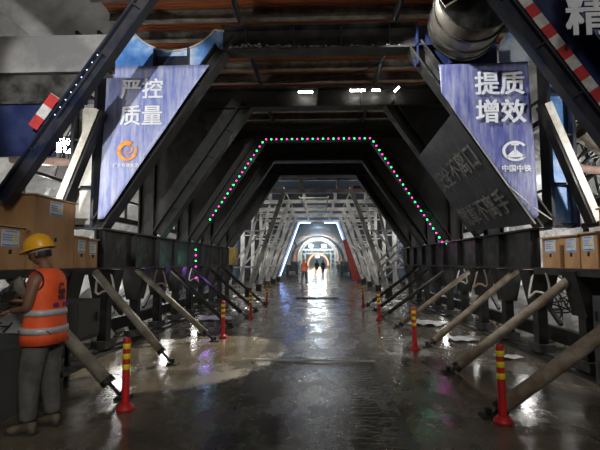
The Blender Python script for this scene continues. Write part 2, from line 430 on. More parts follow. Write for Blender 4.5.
# upper rail behind boxes
for s, lab in ((-1, 'dark rail behind the left plywood boxes'), (1, 'dark rail behind the right plywood boxes')):
    b = MB(); b.bar((0, -1.2, 0), (0, 2.1, 0), .08, .08, (0, 0, 1)); b.bar((0, -1.2, -.66), (0, -1.2, 0), .06, .06); b.bar((0, 2.05, -.66), (0, 2.05, 0), .06, .06)
    tag(b.build('guard_rail', STEEL, loc=(s*4.22, 5.2, 2.12)), lab, 'rail')

# plywood boxes
def plybox(s, y0, y1, h, label, group, d=.38, tri=True, lz=None):
    w = y1-y0
    o = thing('plywood_box', (s*3.52, (y0+y1)/2, 1.46), label, 'box', group)
    b = MB(); b.box((s*d/2, 0, h/2), (d, w, h)); b.build('body', PLY, o, bevel=.006)
    b = MB(); b.hexa([(-s*.03, -w/2-.02, h), (s*(d+.02), -w/2-.02, h+.03), (s*(d+.02), w/2+.02, h+.03), (-s*.03, w/2+.02, h),
                      (-s*.03, -w/2-.02, h+.02), (s*(d+.02), -w/2-.02, h+.05), (s*(d+.02), w/2+.02, h+.05), (-s*.03, w/2+.02, h+.02)]); b.build('lid', PLYD, o)
    lz = h-.13 if lz is None else lz
    lw, lh = min(.30, w*.64), .19
    lab = MB(); lab.box((-s*.003, 0, lz), (.006, lw, lh)); L = lab.build('sticker', STICK, o); L['label'] = 'pale blue printed warning sticker'
    k = MB()
    for q in range(3): k.box((-s*.0075, s*lw*.17, lz+.035-q*.028), (.003, lw*.5, .009))
    k.box((-s*.0075, 0, lz-.078), (.003, lw*.9, .014)); k.box((-s*.0075, 0, lz+.078), (.003, lw*.7, .010)); k.build('sticker_print', STBL, L)
    k = MB(); yy = -s*lw*.26 ; t = lw*.15
    A = [(-s*.006, yy-t, lz-.03), (-s*.006, yy+t, lz-.03), (-s*.006, yy, lz+.03)]; B = [(-s*.010, a[1], a[2]) for a in A]
    va = [k.bm.verts.new(p) for p in A]; vb = [k.bm.verts.new(p) for p in B]; k.face(va); k.face(vb)
    for i in range(3): k.face([va[i], va[(i+1) % 3], vb[(i+1) % 3], vb[i]])
    k.build('warning_triangle', STYL, L)
    # hasp
    k = MB(); k.box((-s*.008, 0, h*.42), (.016, .03, .05)); k.build('hasp', STEEL, o)
    return o
plybox(-1, 5.42, 6.36, .92, 'large plywood box behind the yellow helmet, tallest on the left shelf', None, .5, lz=.80)
plybox(-1, 4.72, 5.30, .49, 'low plywood box at the left picture edge', None)
plybox(-1, 6.42, 6.72, .45, 'small plywood box right of the large one, nearer of the two', None)
plybox(-1, 6.76, 7.06, .43, 'small plywood box at the far end of the left shelf', None)
plybox(1, 6.72, 7.22, .45, 'plywood box at the far end of the right shelf, standing apart', None)
plybox(1, 6.22, 6.60, .45, 'middle plywood box on the right shelf, left of its close neighbour', None)
plybox(1, 5.82, 6.19, .46, 'plywood box on the right shelf touching the tall one', None)
plybox(1, 4.9, 5.76, .74, 'tall plywood box cut by the right picture edge', None, .5, lz=.52)

# ------------------------------------------------------------------ support legs under the girders
def support_leg(s, y, big, label):
    o = thing('support_leg', (s*3.72, y, 0), label, 'support leg', 'jacking legs under the walkway girders')
    b = MB(); w = .2 if big else .14
    b.xz([(-w*.55, .8), (w*.55, .8), (w*1.25, 1.42), (-w*1.25, 1.42)], 0, .36 if big else .24); b.build('bracket', STEEL, o)
    b = MB(); b.box((0, 0, .47), (w*.8, w*.9, .68)); b.build('post', STEEL, o)
    b = MB(); b.box((0, 0, .14), (.26, .4, .12)); b.build('shoe', STEEL2, o)
    b = MB(); b.tube((-.05, 0, .78), (-.05, 0, .2), .03, 8); b.build('jack_screw', SCAF, o)
    return o
def place(s):
    side = 'left' if s < 0 else 'right'
    base = None
    for k, y in enumerate([6.45, 7.8, 9.1, 10.4, 11.7, 13.0, 14.3, 15.7, 17.0, 18.4]):
        lab = f'dark steel jacking leg under the {side} girder, {ORD[k]} from the camera'
        if base is None: base = support_leg(s, y, True, lab)
        else:
            o = dup(base); o.location = (s*3.72, y, 0); relabel(o, lab)
for s in (-1, 1): place(s)
# rails
for s, side in ((-1, 'left'), (1, 'right')):
    o = thing('ground_rail', (s*3.72, 3.2, 0), f'long steel running rail on the floor under the {side} jacking legs', 'rail', 'running rails')
    b = MB(); b.box((0, 8.2, .02), (.34, 16.4, .04)); b.build('sleeper_plate', STEEL, o)
    b = MB(); b.box((0, 8.2, .055), (.09, 16.4, .04)); b.build('rail_head', STEEL2, o)
    b = MB(); b.bar((s*.5, 0, .28), (s*.5, 16, .28), .12, .25, (0, 0, 1)); 
    tag(b.build('lower_tie_beam', STEEL, loc=(s*3.72, 3.2, 0)), f'low dark steel tie beam behind the {side} jacking legs', 'beam')

# cross bracing behind legs (dark angle irons)
for s, side in ((-1, 'left'), (1, 'right')):
    for k, y in enumerate([7.8, 10.4, 13.0, 15.7]):
        b = MB(); b.bar((0, 0, 1.35), (0, 1.3, .5), .06, .06, (1, 0, 0)); b.bar((.07*s, 1.3, 1.35), (.07*s, 0, .5), .06, .06, (1, 0, 0))
        tag(b.build('cross_brace', STEEL2, loc=(s*4.0, y+.02, 0)), f'crossed angle irons behind the {side} jacking legs, {ORD[k]} pair from the camera', 'brace', 'crossed angle irons')

# ------------------------------------------------------------------ raking props
def prop(foot, top, m, label, r=.055, group='raking pipe props'):
    f0, t0 = V(foot), V(top); d = (t0-f0)
    o = thing('raking_prop', foot, label, 'prop', group)
    dn = d.normalized()
    b = MB(); b.tube(dn*(.16 if m is RUST else .28), d, r, 14); b.build('pipe', m, o, True)
    b = MB(); j = .16 if m is RUST else .28; b.tube(dn*.05, dn*(j+.02), .022, 8); b.tube(dn*(j-.04), dn*(j+.02), r*1.12, 12); b.build('screw_jack', STEEL, o)
    b = MB(); b.box((0, 0, .012), (.16, .16, .024)); b.box((0, 0, .05), (.05, .05, .08)); b.build('foot_plate', STEEL, o)
    return o
LP = [(-2.22, 5.18), (-2.21, 6.9), (-2.02, 8.9), (-2.1, 10.9), (-1.95, 12.6), (-2.0, 14.6), (-1.95, 16.6)]
LN = ['muddy pipe prop behind the worker reaching down to the near red post', 'muddy pipe prop slanting down in front of the left girder, right of the worker', 'pale footed pipe prop ending at the lit patch of floor']
for k, (x, y) in enumerate(LP):
    prop((x, y, .0), (-3.62 if k != 1 else -3.47, y, 1.40), PIPEG if k < 3 else STEEL2, LN[k] if k < 3 else f'dark pipe prop on the left side, {ORD[k]} from the camera', (.074, .062, .056, .05)[min(k, 3)])
RP = [(1.70, 4.72), (1.81, 6.5), (1.99, 8.5), (1.83, 10.85), (1.75, 12.74), (1.80, 14.6), (1.78, 16.54)]
RN = ['rusty pipe prop rising from the near red post on the right', 'rusty pipe prop in the middle of the right foreground', 'rusty pipe prop standing behind the second red post on the right']
for k, (x, y) in enumerate(RP):
    prop((x, y, 0), (3.70, y+.08, 1.40), RUST if k < 4 else STEEL2, RN[k] if k < 3 else f'brown pipe prop on the right side, {ORD[k]} from the camera', (.078, .066, .06, .055)[min(k, 3)])

# ------------------------------------------------------------------ bollards
def bollard(loc, label):
    o = thing('bollard', loc, label, 'bollard', 'red and yellow flexible posts')
    b = MB(); b.lathe([(.090, 0), (.092, .02), (.084, .04), (.06, .055), (.048, .075)], n=24); b.build('base', RED, o, True)
    b = MB(); b.lathe([(.048, .06), (.040, .10), (.038, .72), (.036, .74), (.030, .75)], n=20); b.build('post', RED, o, True)
    for z in (.42, .53, .635):
        b = MB(); b.lathe([(.0385, z), (.0405, z+.003), (.0405, z+.052), (.0385, z+.055)], n=20); q = b.build('reflective_band', YEL, o, True)
    return o
BL = [(-2.03, 4.79), (-1.95, 9.3), (-1.87, 12.6), (-1.94, 17.1), (1.78, 4.56), (1.71, 8.18), (1.63, 12.31), (1.60, 16.2)]
first = None
for k, (x, y) in enumerate(BL):
    side = 'left' if x < 0 else 'right'
    lab = f'red post with three yellow bands, {ORD[k % 4]} of the row on the {side} of the road'
    if first is None: first = bollard((x, y, 0), lab)
    else: o = dup(first); o.location = (x, y, 0); o.rotation_euler = (random.uniform(-.03, .03), random.uniform(-.04, .02), 0); relabel(o, lab)

# cable cover across road
b = MB(); b.tube((-.99, 0, .05), (.86, -.02, .05), .017, 8); b.tube((-.99, 0, .05), (-1.04, .12, .02), .017, 8)
tag(b.build('cable_cover', PALE, loc=(0, 7.05, 0)), 'thin pale tube lying across the black roadway', 'tube')
b = MB(); b.tube((-.9, 0, .045), (.84, .1, .045), .03, 8)
tag(b.build('hose', RUBBER, loc=(0, 19.0, 0)), 'dark hose lying across the far roadway', 'hose')

# ------------------------------------------------------------------ banners
def wavy_sheet(poly, y, m, name, root, amp=.012, res=30):
    xs = [p[0] for p in poly]; zs = [p[1] for p in poly]
    bm = bmesh.new(); vs = [bm.verts.new((x, 0, z)) for x, z in poly]; bm.faces.new(vs)
    for ax, lo_, hi_ in ((0, min(xs), max(xs)), (2, min(zs), max(zs))):
        for k in range(1, res):
            co = [0, 0, 0]; co[ax] = lo_+(hi_-lo_)*k/res; no = [0, 0, 0]; no[ax] = 1
            bmesh.ops.bisect_plane(bm, geom=bm.verts[:]+bm.edges[:]+bm.faces[:], plane_co=co, plane_no=no)
    for v in bm.verts: v.co.y = noise.noise(V((v.co.x*1.6, 0, v.co.z*1.1)))*amp*2
    bm.normal_update()
    me = bpy.data.meshes.new(name); bm.to_mesh(me); bm.free(); me.materials.append(m)
    for p in me.polygons: p.use_smooth = True
    o = bpy.data.objects.new(name, me); C.objects.link(o); o.parent = root
    sd = o.modifiers.new('s', 'SOLIDIFY'); sd.thickness = .006; return o
def FX(orig, sc=1): return basis(orig, (1, 0, 0), (0, 0, 1))
# left banner
bl = thing('slogan_banner', (0, 7.18, 0), 'faded blue banner with white slogan and orange swirl emblem hanging in the left corner', 'banner')
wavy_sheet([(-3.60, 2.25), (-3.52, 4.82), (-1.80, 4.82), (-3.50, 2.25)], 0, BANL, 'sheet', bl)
text('lettering', '严控', .36, WHITE, bl, FX((-3.27, -.032, 4.28)), .007)
text('lettering', '质量', .36, WHITE, bl, FX((-3.27, -.032, 3.83)), .007)
def ring(n, c, r1, r2, a0, a1, m, root, y=-.034, sq=1., name='emblem', taper=0):
    b = MB()
    for k in range(n):
        t0, t1 = a0+(a1-a0)*k/n, a0+(a1-a0)*(k+1)/n
        w0 = r2+taper*k/n; w1 = r2+taper*(k+1)/n
        P = [(c[0]+r1*math.cos(t0), c[1]+sq*r1*math.sin(t0)), (c[0]+r1*math.cos(t1), c[1]+sq*r1*math.sin(t1)), (c[0]+w1*math.cos(t1), c[1]+sq*w1*math.sin(t1)), (c[0]+w0*math.cos(t0), c[1]+sq*w0*math.sin(t0))]
        b.xz(P, y, .006)
    return b.build(name, m, root)
ring(22, (-3.13, 3.37), .17, .085, math.radians(60), math.radians(385), ORP, bl, taper=.05)
ring(14, (-3.11, 3.39), .075, .055, math.radians(200), math.radians(420), ORP, bl)
text('small_lettering', '广东交通集团', .072, WHITE, bl, FX((-3.36, -.03, 3.10)), .001)
# right banner
br_ = thing('slogan_banner', (0, 7.16, 0), 'bright blue banner with four large white characters hanging in the right corner', 'banner')
wavy_sheet([(1.97, 4.74), (3.38, 4.77), (3.46, 2.28), (3.38, 2.22), (2.0, 4.28)], 0, BANR, 'sheet', br_)
text('lettering', '提质', .40, WHITE, br_, FX((2.52, -.032, 4.26)), .009)
text('lettering', '增效', .40, WHITE, br_, FX((2.52, -.032, 3.80)), .009)
ring(26, (3.12, 3.30), .20, .155, math.radians(35), math.radians(325), WHITE, br_, sq=.82)
b = MB(); b.xz([(2.99, 3.20), (3.27, 3.20), (3.27, 3.235), (2.99, 3.235)], -.034, .006); b.xz([(3.105, 3.235), (3.135, 3.235), (3.13, 3.40), (3.11, 3.40)], -.034, .006)
b.xz([(3.06, 3.39), (3.18, 3.39), (3.18, 3.42), (3.06, 3.42)], -.034, .006); b.xz([(3.0, 3.235), (3.10, 3.235), (3.10, 3.32)], -.034, .006); b.xz([(3.14, 3.235), (3.24, 3.235), (3.14, 3.32)], -.034, .006)
b.build('emblem', WHITE, br_)
text('small_lettering', '中国中铁', .115, WHITE, br_, FX((2.90, -.032, 2.98)), .003)
# small lamp clipped on banner corner
# upper right navy panel, big character
bn = thing('slogan_board', (0, 4.88, 0), 'navy board with one large white character cut by the upper right picture edge', 'board')
wavy_sheet([(2.72, 4.9), (4.6, 4.9), (4.6, 3.1), (3.66, 3.1), (2.75, 4.52)], 0, BANN, 'sheet', bn, .008)
text('lettering', '精', .50, WHITE, bn, FX((2.72, -.03, 4.07)), .012)

# dark dirty banner on the slope between frame 2 and 3
bd = thing('sloping_banner', (0, 0, 0), 'dark dirty banner with faded characters stretched along the right sloping legs', 'banner')
Pa, Pb = V((2.22, 7.25, 3.98)), V((3.42, 7.25, 2.15))
Pc, Pd = V((2.28, 10.0, 3.9)), V((3.34, 10.0, 2.22))
bm = bmesh.new(); N = 16; g = []
for i in range(N+1):
    row = []
    for j in range(N+1):
        p = Pc.lerp(Pd, i/N).lerp(Pa.lerp(Pb, i/N), j/N); p.x -= .02+noise.noise(V((i*.25, j*.25, 3)))*.008
        row.append(bm.verts.new(p))
    g.append(row)
for i in range(N):
    for j in range(N): bm.faces.new([g[i][j], g[i][j+1], g[i+1][j+1], g[i+1][j]])
bmesh.ops.recalc_face_normals(bm, faces=bm.faces)
me = bpy.data.meshes.new('sheet'); bm.to_mesh(me); bm.free(); me.materials.append(BAND)
o = bpy.data.objects.new('sheet', me); C.objects.link(o); o.parent = bd
o.modifiers.new('s', 'SOLIDIFY').thickness = .01
up = (Pa-Pb).normalized(); ydir = (Pa-Pc).normalized()
nn = ydir.cross(up).normalized()
def onslope(t, u, off=-.0): # t along far->near, u down slope
    return Pc.lerp(Pd, u).lerp(Pa.lerp(Pb, u), t) + nn*.035
text('lettering', '安全不离口', .50, DUSTW, bd, basis(onslope(.05, .46), ydir, up), .008, .001)
text('lettering', '规章不离手', .50, DUSTW, bd, basis(onslope(.05, .92), ydir, up), .008, .001)
b = MB(); b.tube(Pa+V((-.05, -.05, .1)), Pb+V((.0, -.05, -.0)), .016, 8); b.build('edge_rod', PALE, bd)
b = MB(); b.path([(2.75, 7.2, 3.2), (3.0, 7.15, 2.75), (3.35, 7.1, 2.4), (3.6, 7.05, 2.2)], .01, 6)
tag(b.build('pale_rope', PALE), 'thin pale rope running down beside the dark sloping banner', 'rope')

# ------------------------------------------------------------------ ventilation duct top right
o = thing('ventilation_duct', (2.22, 6.0, 5.27), 'big tarnished metal duct hanging at the top, right of centre', 'duct')
b = MB(); b.tube((0, 0, 0), (.15, 1.15, .1), .54, 36); b.build('shell', DUCTM, o, True)
b = MB()
for t in (0, .38, .75, 1): b.tube((.15*t, 1.15*t-.02, .1*t), (.15*t, 1.15*t+.02, .1*t), .565, 36)
b.build('rib', STEEL2, o)
b = MB()
for k in range(9):
    a = PI*.98+.5*k/9
    b.bar((.535*math.cos(a), -.03, .535*math.sin(a)), (.535*math.cos(a)*.2, -.03, .535*math.sin(a)*.2+.1), .12, .01)
b.build('end_patch', DUCTC, o)

# ------------------------------------------------------------------ LED strings
def led_string(path, spacing, mats, label, r=.024, cat='light string', cable=True):
    o = thing('led_light_string', path[0], label, cat); P0 = V(path[0])
    b = MB(); b.path([V(p)-P0 for p in path], .009, 6); b.build('cable', RUBBER, o)
    protos = []
    for m in mats:
        b = MB(); b.lathe([(r*.5, -r*.85), (r*.9, -r*.5), (r, 0), (r*.9, r*.5), (r*.5, r*.85)], n=8); q = b.build('bulb', m, o, True); protos.append(q)
    k = 0; d = 0; carry = 0
    for a, c in zip(path, path[1:]):
        a, c = V(a), V(c); L = (c-a).length; t = carry
        while t < L:
            p = a.lerp(c, t/L)-P0+V((0, -.03, 0))
            if k < len(mats): q = protos[k]
            else: q = protos[k % len(mats)].copy(); C.objects.link(q); q.parent = o
            q.location = p; k += 1; t += spacing
        carry = t-L
    return o
y4 = 12.80
led_string([(-3.48, y4, 1.1), (-3.5, y4, 1.95)], .16, [LEDM, LEDG], 'short vertical run of green and magenta bulbs on the left girder')
led_string([(-3.1, y4, 2.77), (-1.54, y4, 5.1), (1.54, y4, 5.1), (3.52, y4, 2.06), (3.9, y4, 2.08)], .15, [LEDG, LEDM], 'green and magenta bulbs outlining the passage through the dark frames')
p1, p2 = leg_line(-1, .33)
A = V((p1[0], 5.16, p1[1])); B = V((p2[0], 5.16, p2[1])); 
led_string([tuple(A.lerp(B, .34)), tuple(A.lerp(B, .60))], .11, [LEDB], 'row of small blue white bulbs on the near left sloping leg', .0065)

# ------------------------------------------------------------------ tube lamps under ceiling
def tube_lamp(c, L, label, ax=(1, 0, 0), st=None):
    o = thing('tube_lamp', c, label, 'lamp', 'small tube lamps'); d = V(ax).normalized()*L/2
    b = MB(); b.bar(-d+V((0, 0, .04)), d+V((0, 0, .04)), .06, .03, (0, 0, 1)); b.build('fitting', STEEL2, o)
    b = MB(); b.tube(-d, d, .022, 10); b.build('tube', st or LAMPW, o)
for c, L, ax, lab in (((-.27, 9.95, 5.40), .32, (1, 0, 0), 'small lit tube lamp hanging at centre under the roof boards'),
                  ((.90, 9.95, 5.42), .34, (1, 0, 0), 'small lit tube lamp right of centre, left one of a close pair'),
                  ((1.32, 9.95, 5.42), .18, (1, 0, 0), 'small lit tube lamp right of centre, right one of a close pair'),
                  ((1.78, 9.9, 5.42), .14, (.8, 0, .8), 'small tilted tube lamp near the right corner of the second frame')):
    tube_lamp(c, L, lab, ax)
# cables in the ceiling
def cable(pts, r, label, m=RUBBER):
    P0 = V(pts[0]); b = MB(); Q = []
    for k in range(17):
        t = k/16; a, c_, e_ = (V(p) for p in pts); Q.append((a*(1-t)**2+c_*2*t*(1-t)+e_*t*t)-P0)
    b.path(Q, r, 6); tag(b.build('hanging_cable', m, loc=P0), label, 'cable', 'hanging cables')
cable([(-2.9, 9, 5.5), (0, 9.1, 4.95), (1.4, 9.2, 5.75)], .012, 'thin black cable sagging under the roof, left of the tube lamps')
cable([(1.1, 11, 5.75), (2.2, 10.4, 4.9), (3.2, 9.8, 5.1)], .018, 'black cable sagging from the tube lamps towards the right corner')
cable([(-1.6, 12.4, 5.4), (-.6, 12.5, 5.05), (.8, 12.4, 5.5)], .014, 'black cable looping above the green and magenta lights')

# ------------------------------------------------------------------ clutter beside the trolley
def floodlight(loc, aim, label, m, sz=.3):
    o = thing('floodlight', loc, label, 'floodlight'); d = (V(aim)-V(loc)).normalized(); u = V((0, 0, 1))
    b = MB(); b.bar(d*-.10, d*.0, sz*1.1, sz*.9, u); b.build('housing', BLACKP, o)
    b = MB(); b.bar(d*.001, d*.012, sz, sz*.8, u); b.build('lamp_glass', m, o)
    b = MB(); b.bar((0, 0, -.3), (0, 0, -.14), .03, .03); b.bar(V((0, 0, -.16))-d*.05, V((0, 0, -.0))-d*.05, .03, .03); b.build('mount', STEEL, o)
    return o
FL1 = emis('near_floodlight_glass', (1, .98, .93), 60)
floodlight((-4.86, 8.3, 3.78), (-2.6, 5, 3.3), 'glaring floodlight between the left wall and the near frames', FL1, .34)
def hpipe(a, b_, r, m, label, cat='pipe'):
    b = MB(); b.tube((0, 0, 0), V(b_)-V(a), r, 14); tag(b.build('side_pipe', m, loc=a, smooth=True), label, cat)
hpipe((-5.6, 7.9, 3.42), (-4.25, 7.6, 3.28), .07, PINK, 'pale pinkish pipe behind the near left frame')
hpipe((4.25, 7.5, 3.1), (5.7, 8.0, 3.05), .07, PINK, 'brownish pipe behind the near right frame')
hpipe((4.3, 7.8, 2.75), (5.7, 8.1, 2.6), .035, STEEL2, 'thin dark pipe below the brownish one on the right')
b = MB(); b.tube((0, 0, 0), (.5, .1, -.3), .22, 20); b.tube((.48, .1, -.29), (.52, .1, -.31), .24, 20)
tag(b.build('metal_drum', DUCTM, loc=(4.35, 7.4, 3.75)), 'tilted metal drum above the brownish pipe on the right', 'drum')
for s, side in ((-1, 'left'), (1, 'right')):
    for k, z in enumerate((2.55, 4.5)):
        b = MB(); b.bar((0, 0, 0), (0, 11, 0), .12, .12, (0, 0, 1)); b.bar((0, 0, .5), (0, 11, .5), .05, .05, (0, 0, 1))
        for q in range(9): b.bar((0, .2+q*1.3, 0), (0, .2+q*1.3, .5), .05, .05)
        tag(b.build('outer_walkway_rail', STEEL2, loc=(s*4.75, 6.8, z)), f'{"lower" if k == 0 else "upper"} outer walkway railing along the {side} wall', 'railing')
def tangle(P, seed, label, nn=16, m=RUBBER, spread=(.5, .4, .6), r=.012):
    rnd = random.Random(seed); b = MB()
    for _ in range(nn):
        p = [V((rnd.uniform(-1, 1)*spread[0], rnd.uniform(-1, 1)*spread[1], rnd.uniform(-1, 1)*spread[2])) for _ in range(3)]; Q = []
        for k in range(9):
            t = k/8; Q.append(p[0]*(1-t)**2+p[1]*2*t*(1-t)+p[2]*t*t)
        b.path(Q, r*rnd.uniform(.6, 1.3), 5)
    tag(b.build('cable_tangle', m, loc=P), label, 'cables')
tangle((-4.75, 7.9, 3.75), 3, 'tangle of black cables beside the glaring floodlight at the left', 14, spread=(.45, .3, .75))
tangle((4.9, 7.9, 3.4), 5, 'tangle of dark cables and rods behind the right pale brace', 26, spread=(.55, .35, .95), r=.018)
tangle((-4.4, 6.1, .95), 7, 'tangle of black cables below the left shelf', 14, spread=(.2, .5, .4))
tangle((4.4, 8.6, .9), 8, 'tangle of black cables between the right jacking legs', 16, spread=(.3, .8, .45))
tangle((-4.4, 9.6, .9), 9, 'tangle of black cables between the left jacking legs', 16, spread=(.3, .8, .45))
for s, side, ys_ in ((-1, 'left', (7.1, 9.7, 12.4)), (1, 'right', (7.1, 9.7, 11.0))):
    for k, y in enumerate(ys_):
        b = MB(); Q = [V((s*.1*math.sin(q*.7), .55*q/10, -.42*math.sin(PI*q/10)*(1+.3*math.sin(q)))) for q in range(11)]
        b.path(Q, .017, 8); tag(b.build('looped_hose', PALE if k != 1 else PINK, loc=(s*3.5, y, 1.38)), f'pale hose looping down from the {side} girder, {ORD[k]} from the camera', 'hose', 'pale looping hoses')
# white scrap boards / sheets
def rag(loc, w, h, rz, m, label, name='plastic_sheet', cat='sheet', flat=False, seed=0):
    bm = bmesh.new(); n = 12; g = []
    for i in range(n+1):
        row = []
        for j in range(n+1):
            u, v = (i/n-.5)*w, (j/n)*h; d = noise.noise(V((u*3+seed, v*3, seed)))*.16
            edge = 1+.18*noise.noise(V((i*.5, j*.5, seed)))
            row.append(bm.verts.new((u*edge, v*edge, .02+abs(d)*.55) if flat else (u*edge, d, v*edge+.02)))
        g.append(row)
    for i in range(n):
        for j in range(n): bm.faces.new([g[i][j], g[i+1][j], g[i+1][j+1], g[i][j+1]])
    me = bpy.data.meshes.new(name); bm.to_mesh(me); bm.free(); me.materials.append(m)
    o = bpy.data.objects.new(name, me); C.objects.link(o); o.location = loc; o.rotation_euler = (0, 0, rz)
    o.modifiers.new('s', 'SOLIDIFY').thickness = .008
    return tag(o, label, cat, 'crumpled pale sheets')
WSH = mat('crumpled_white_plastic', (.70, .70, .69), (.5, .5, .49), .3, .45, 0, 3, .4, 12)
rag((-4.6, 6.2, 0), 1.3, 1.2, .5, WSH, 'crumpled white sheet behind the worker at the left', seed=1)
rag((-4.7, 8.4, 0), 1.6, 1.3, .7, WSH, 'crumpled white sheet behind the left props', seed=2)
rag((-4.7, 11.3, 0), 1.5, 1.2, .8, WSH, 'crumpled white sheet far behind the left legs', seed=3)
rag((4.7, 9.4, 0), 1.4, 1.1, -.6, WSH, 'crumpled white sheet behind the right legs', seed=4)
rag((4.7, 12.2, 0), 1.5, 1.2, -.9, WSH, 'crumpled white sheet far behind the right legs', seed=5)
rag((2.55, 11.2, 0), .8, .9, -.5, WSH, 'flat white sheet lying on the floor between the right props', flat=True, seed=6)
rag((2.9, 9.0, 0), .5, .5, .2, WSH, 'small white scrap on the floor beside the right rail', flat=True, seed=7)
rag((-2.7, 12.0, 0), .9, .8, .3, WSH, 'flat white sheet lying on the floor beyond the left props', flat=True, seed=8)
rag((3.1, 7.4, 0), .35, .3, .2, WSH, 'tiny white scrap on the floor in the right foreground', flat=True, seed=9)
# steel cabinets below shelves
def cabinet(loc, d, m, label, name='steel_cabinet'):
    o = thing(name, loc, label, 'cabinet'); x, y, z = d
    b = MB(); b.box((0, 0, z/2), d); b.build('body', m, o, bevel=.008)
    b = MB(); b.box((-math.copysign(x/2+.006, loc[0]), 0, z*.52), (.012, y*.86, z*.82)); b.build('door', m, o)
    b = MB(); b.box((-math.copysign(x/2+.02, loc[0]), y*.3, z*.5), (.03, .03, .12)); b.build('handle', STEEL2, o)
cabinet((-3.15, 5.65, .62), (.5, .6, .45), DARKCAB, 'dark grey steel case at waist height right of the worker')
cabinet((-3.55, 4.7, 0), (.9, 1.3, .7), DARKCAB, 'dark grey steel case on the floor behind the worker')
cabinet((3.75, 5.75, .62), (.45, .5, .5), DARKCAB, 'dark grey steel case hung under the right shelf')
cabinet((3.75, 5.1, .70), (.5, .5, .55), GREYST, 'grey box under the tall plywood box at the right edge')
cabinet((-3.25, 17.2, 1.45), (.25, .45, .65), YCAB, 'narrow yellow cabinet at the far end of the left girder')
b = MB(); b.box((0, 0, .43), (.05, .05, .36)); b.box((0, 0, .22), (.3, .7, .05)); b.box((0, 0, 0.1), (.05, .05, .22)); b.box((0, 0, .6), (.5, .55, .03))
tag(b.build('case_stand', STEEL, loc=(-3.15, 5.65, 0)), 'dark steel stand carrying the case right of the worker', 'stand')
b = MB(); b.box((0, 0, .31), (.45, .5, .6)); tag(b.build('concrete_block', STEEL2, loc=(3.75, 5.75, 0)), 'dusty block under the hung case on the right', 'block')
b = MB(); b.box((0, 0, .35), (.45, .5, .68)); tag(b.build('concrete_block', STEEL2, loc=(3.75, 5.1, 0)), 'dusty block at the right picture edge below the grey box', 'block')

# rubble
for s in (-1, 1):
    b = MB()
    for _ in range(260):
        x = s*random.uniform(4.2, 5.6); y = random.uniform(4.5, 19); r_ = random.uniform(.03, .12)
        b.lathe([(r_*.6, -r_*.5), (r_, 0), (r_*.5, r_*.6)], (x, y, r_*.45), 6, 1, random.uniform(.6, 1.2))
    tag(b.build('rubble', GREYB), 'loose rubble along the foot of the %s wall' % ('left' if s < 0 else 'right'), 'rubble', kind='stuff')

# ------------------------------------------------------------------ scaffold trolley beyond
def scaf_frame(y, label, col=SCAF):
    o = thing('scaffold_gantry', (0, y, 0), label, 'scaffold frame', 'pale scaffold frames beyond the dark trolley')
    for s in (-1, 1):
        b = MB(); b.bar((s*3.15, 0, .35), (s*1.6, 0, 4.75), .2, .16); b.build('sloping_leg', col, o)
        b = MB(); b.bar((s*3.7, 0, .35), (s*2.6, 0, 4.75), .12, .12); b.build('outer_sloping_leg', col, o)
        b = MB(); b.bar((s*4.1, 0, .0), (s*4.1, 0, 5.4), .2, .2); b.build('column', col, o)
        b = MB()
        for z in (1.3, 3.0, 4.2):
            x = 3.15-(z-.35)*1.55/4.4; b.bar((s*x, 0, z), (s*4.1, 0, z), .06, .06)
        b.bar((s*4.1, 0, 1.3), (s*2.6, 0, 3.0), .09, .07)
        b.build('strut', col, o)
        b = MB(); b.box((s*3.2, 0, .18), (.3, .3, .36)); b.build('foot', STEEL, o)
    b = MB(); b.bar((-4.1, 0, 4.84), (4.1, 0, 4.84), .18, .2); b.bar((-4.1, 0, 5.4), (4.1, 0, 5.4), .12, .14)
    for x in (-2.6, -.75, .95, 2.6): b.bar((x, 0, 4.9), (x, 0, 5.4), .16, .1)
    b.build('crossbeam', col, o); return o
base = None
for k, y in enumerate([20.8, 24.4, 28.2, 32.2]):
    lab = f'pale scaffold frame beyond the dark trolley, {ORD[k]} of the row'
    if base is None: base = scaf_frame(y, lab)
    else: o = dup(base); o.location = (0, y, 0); relabel(o, lab)
last = scaf_frame(36.2, 'last scaffold frame, edged with glowing blue white tubes')
led = thing('blue_light_tube', (0, 36.05, 0), 'blue white light tubes edging the last scaffold frame', 'light tube')
for s in (-1, 1):
    b = MB(); b.bar((s*3.02, 0, .45), (s*1.50, 0, 4.68), .05, .05); b.build('side_tube', LEDBT, led)
b = MB(); b.bar((-1.5, 0, 4.68), (-.6, 0, 4.68), .05, .05); b.bar((.5, 0, 4.68), (1.5, 0, 4.68), .05, .05); b.build('top_tube', LEDBT, led)
b = MB(); b.hexa([(2.65, 34.9, .1), (3.6, 34.9, .1), (3.6, 34.95, .1), (2.65, 34.95, .1), (1.9, 34.9, 3.3), (2.4, 34.9, 3.3), (2.4, 34.95, 3.3), (1.9, 34.95, 3.3)])
tag(b.build('leaning_plate', REDP), 'dark red panel leaning at the far right scaffold leg', 'panel')
b = MB(); b.box((0, 0, 0), (.5, .3, .22)); tag(b.build('red_box', REDP, loc=(1.75, 21, 4.98)), 'red box on the first scaffold crossbeam, right', 'box')
# longitudinal scaffold pipes
for k, (x, z) in enumerate([(2.6, 2.3), (4.1, 3.3), (1.6, 5.02), (3.0, 5.4)]):
    for s in (-1, 1):
        b = MB(); b.tube((0, 0, 0), (0, 15.8, 0), .035, 8)
        tag(b.build('scaffold_pipe', SCAF, loc=(s*x, 20.5, z)), f'long scaffold pipe running along the {"left" if s < 0 else "right"} side at {["hand rail","shoulder","inner top","outer top"][k]} level', 'pipe', 'long scaffold pipes')
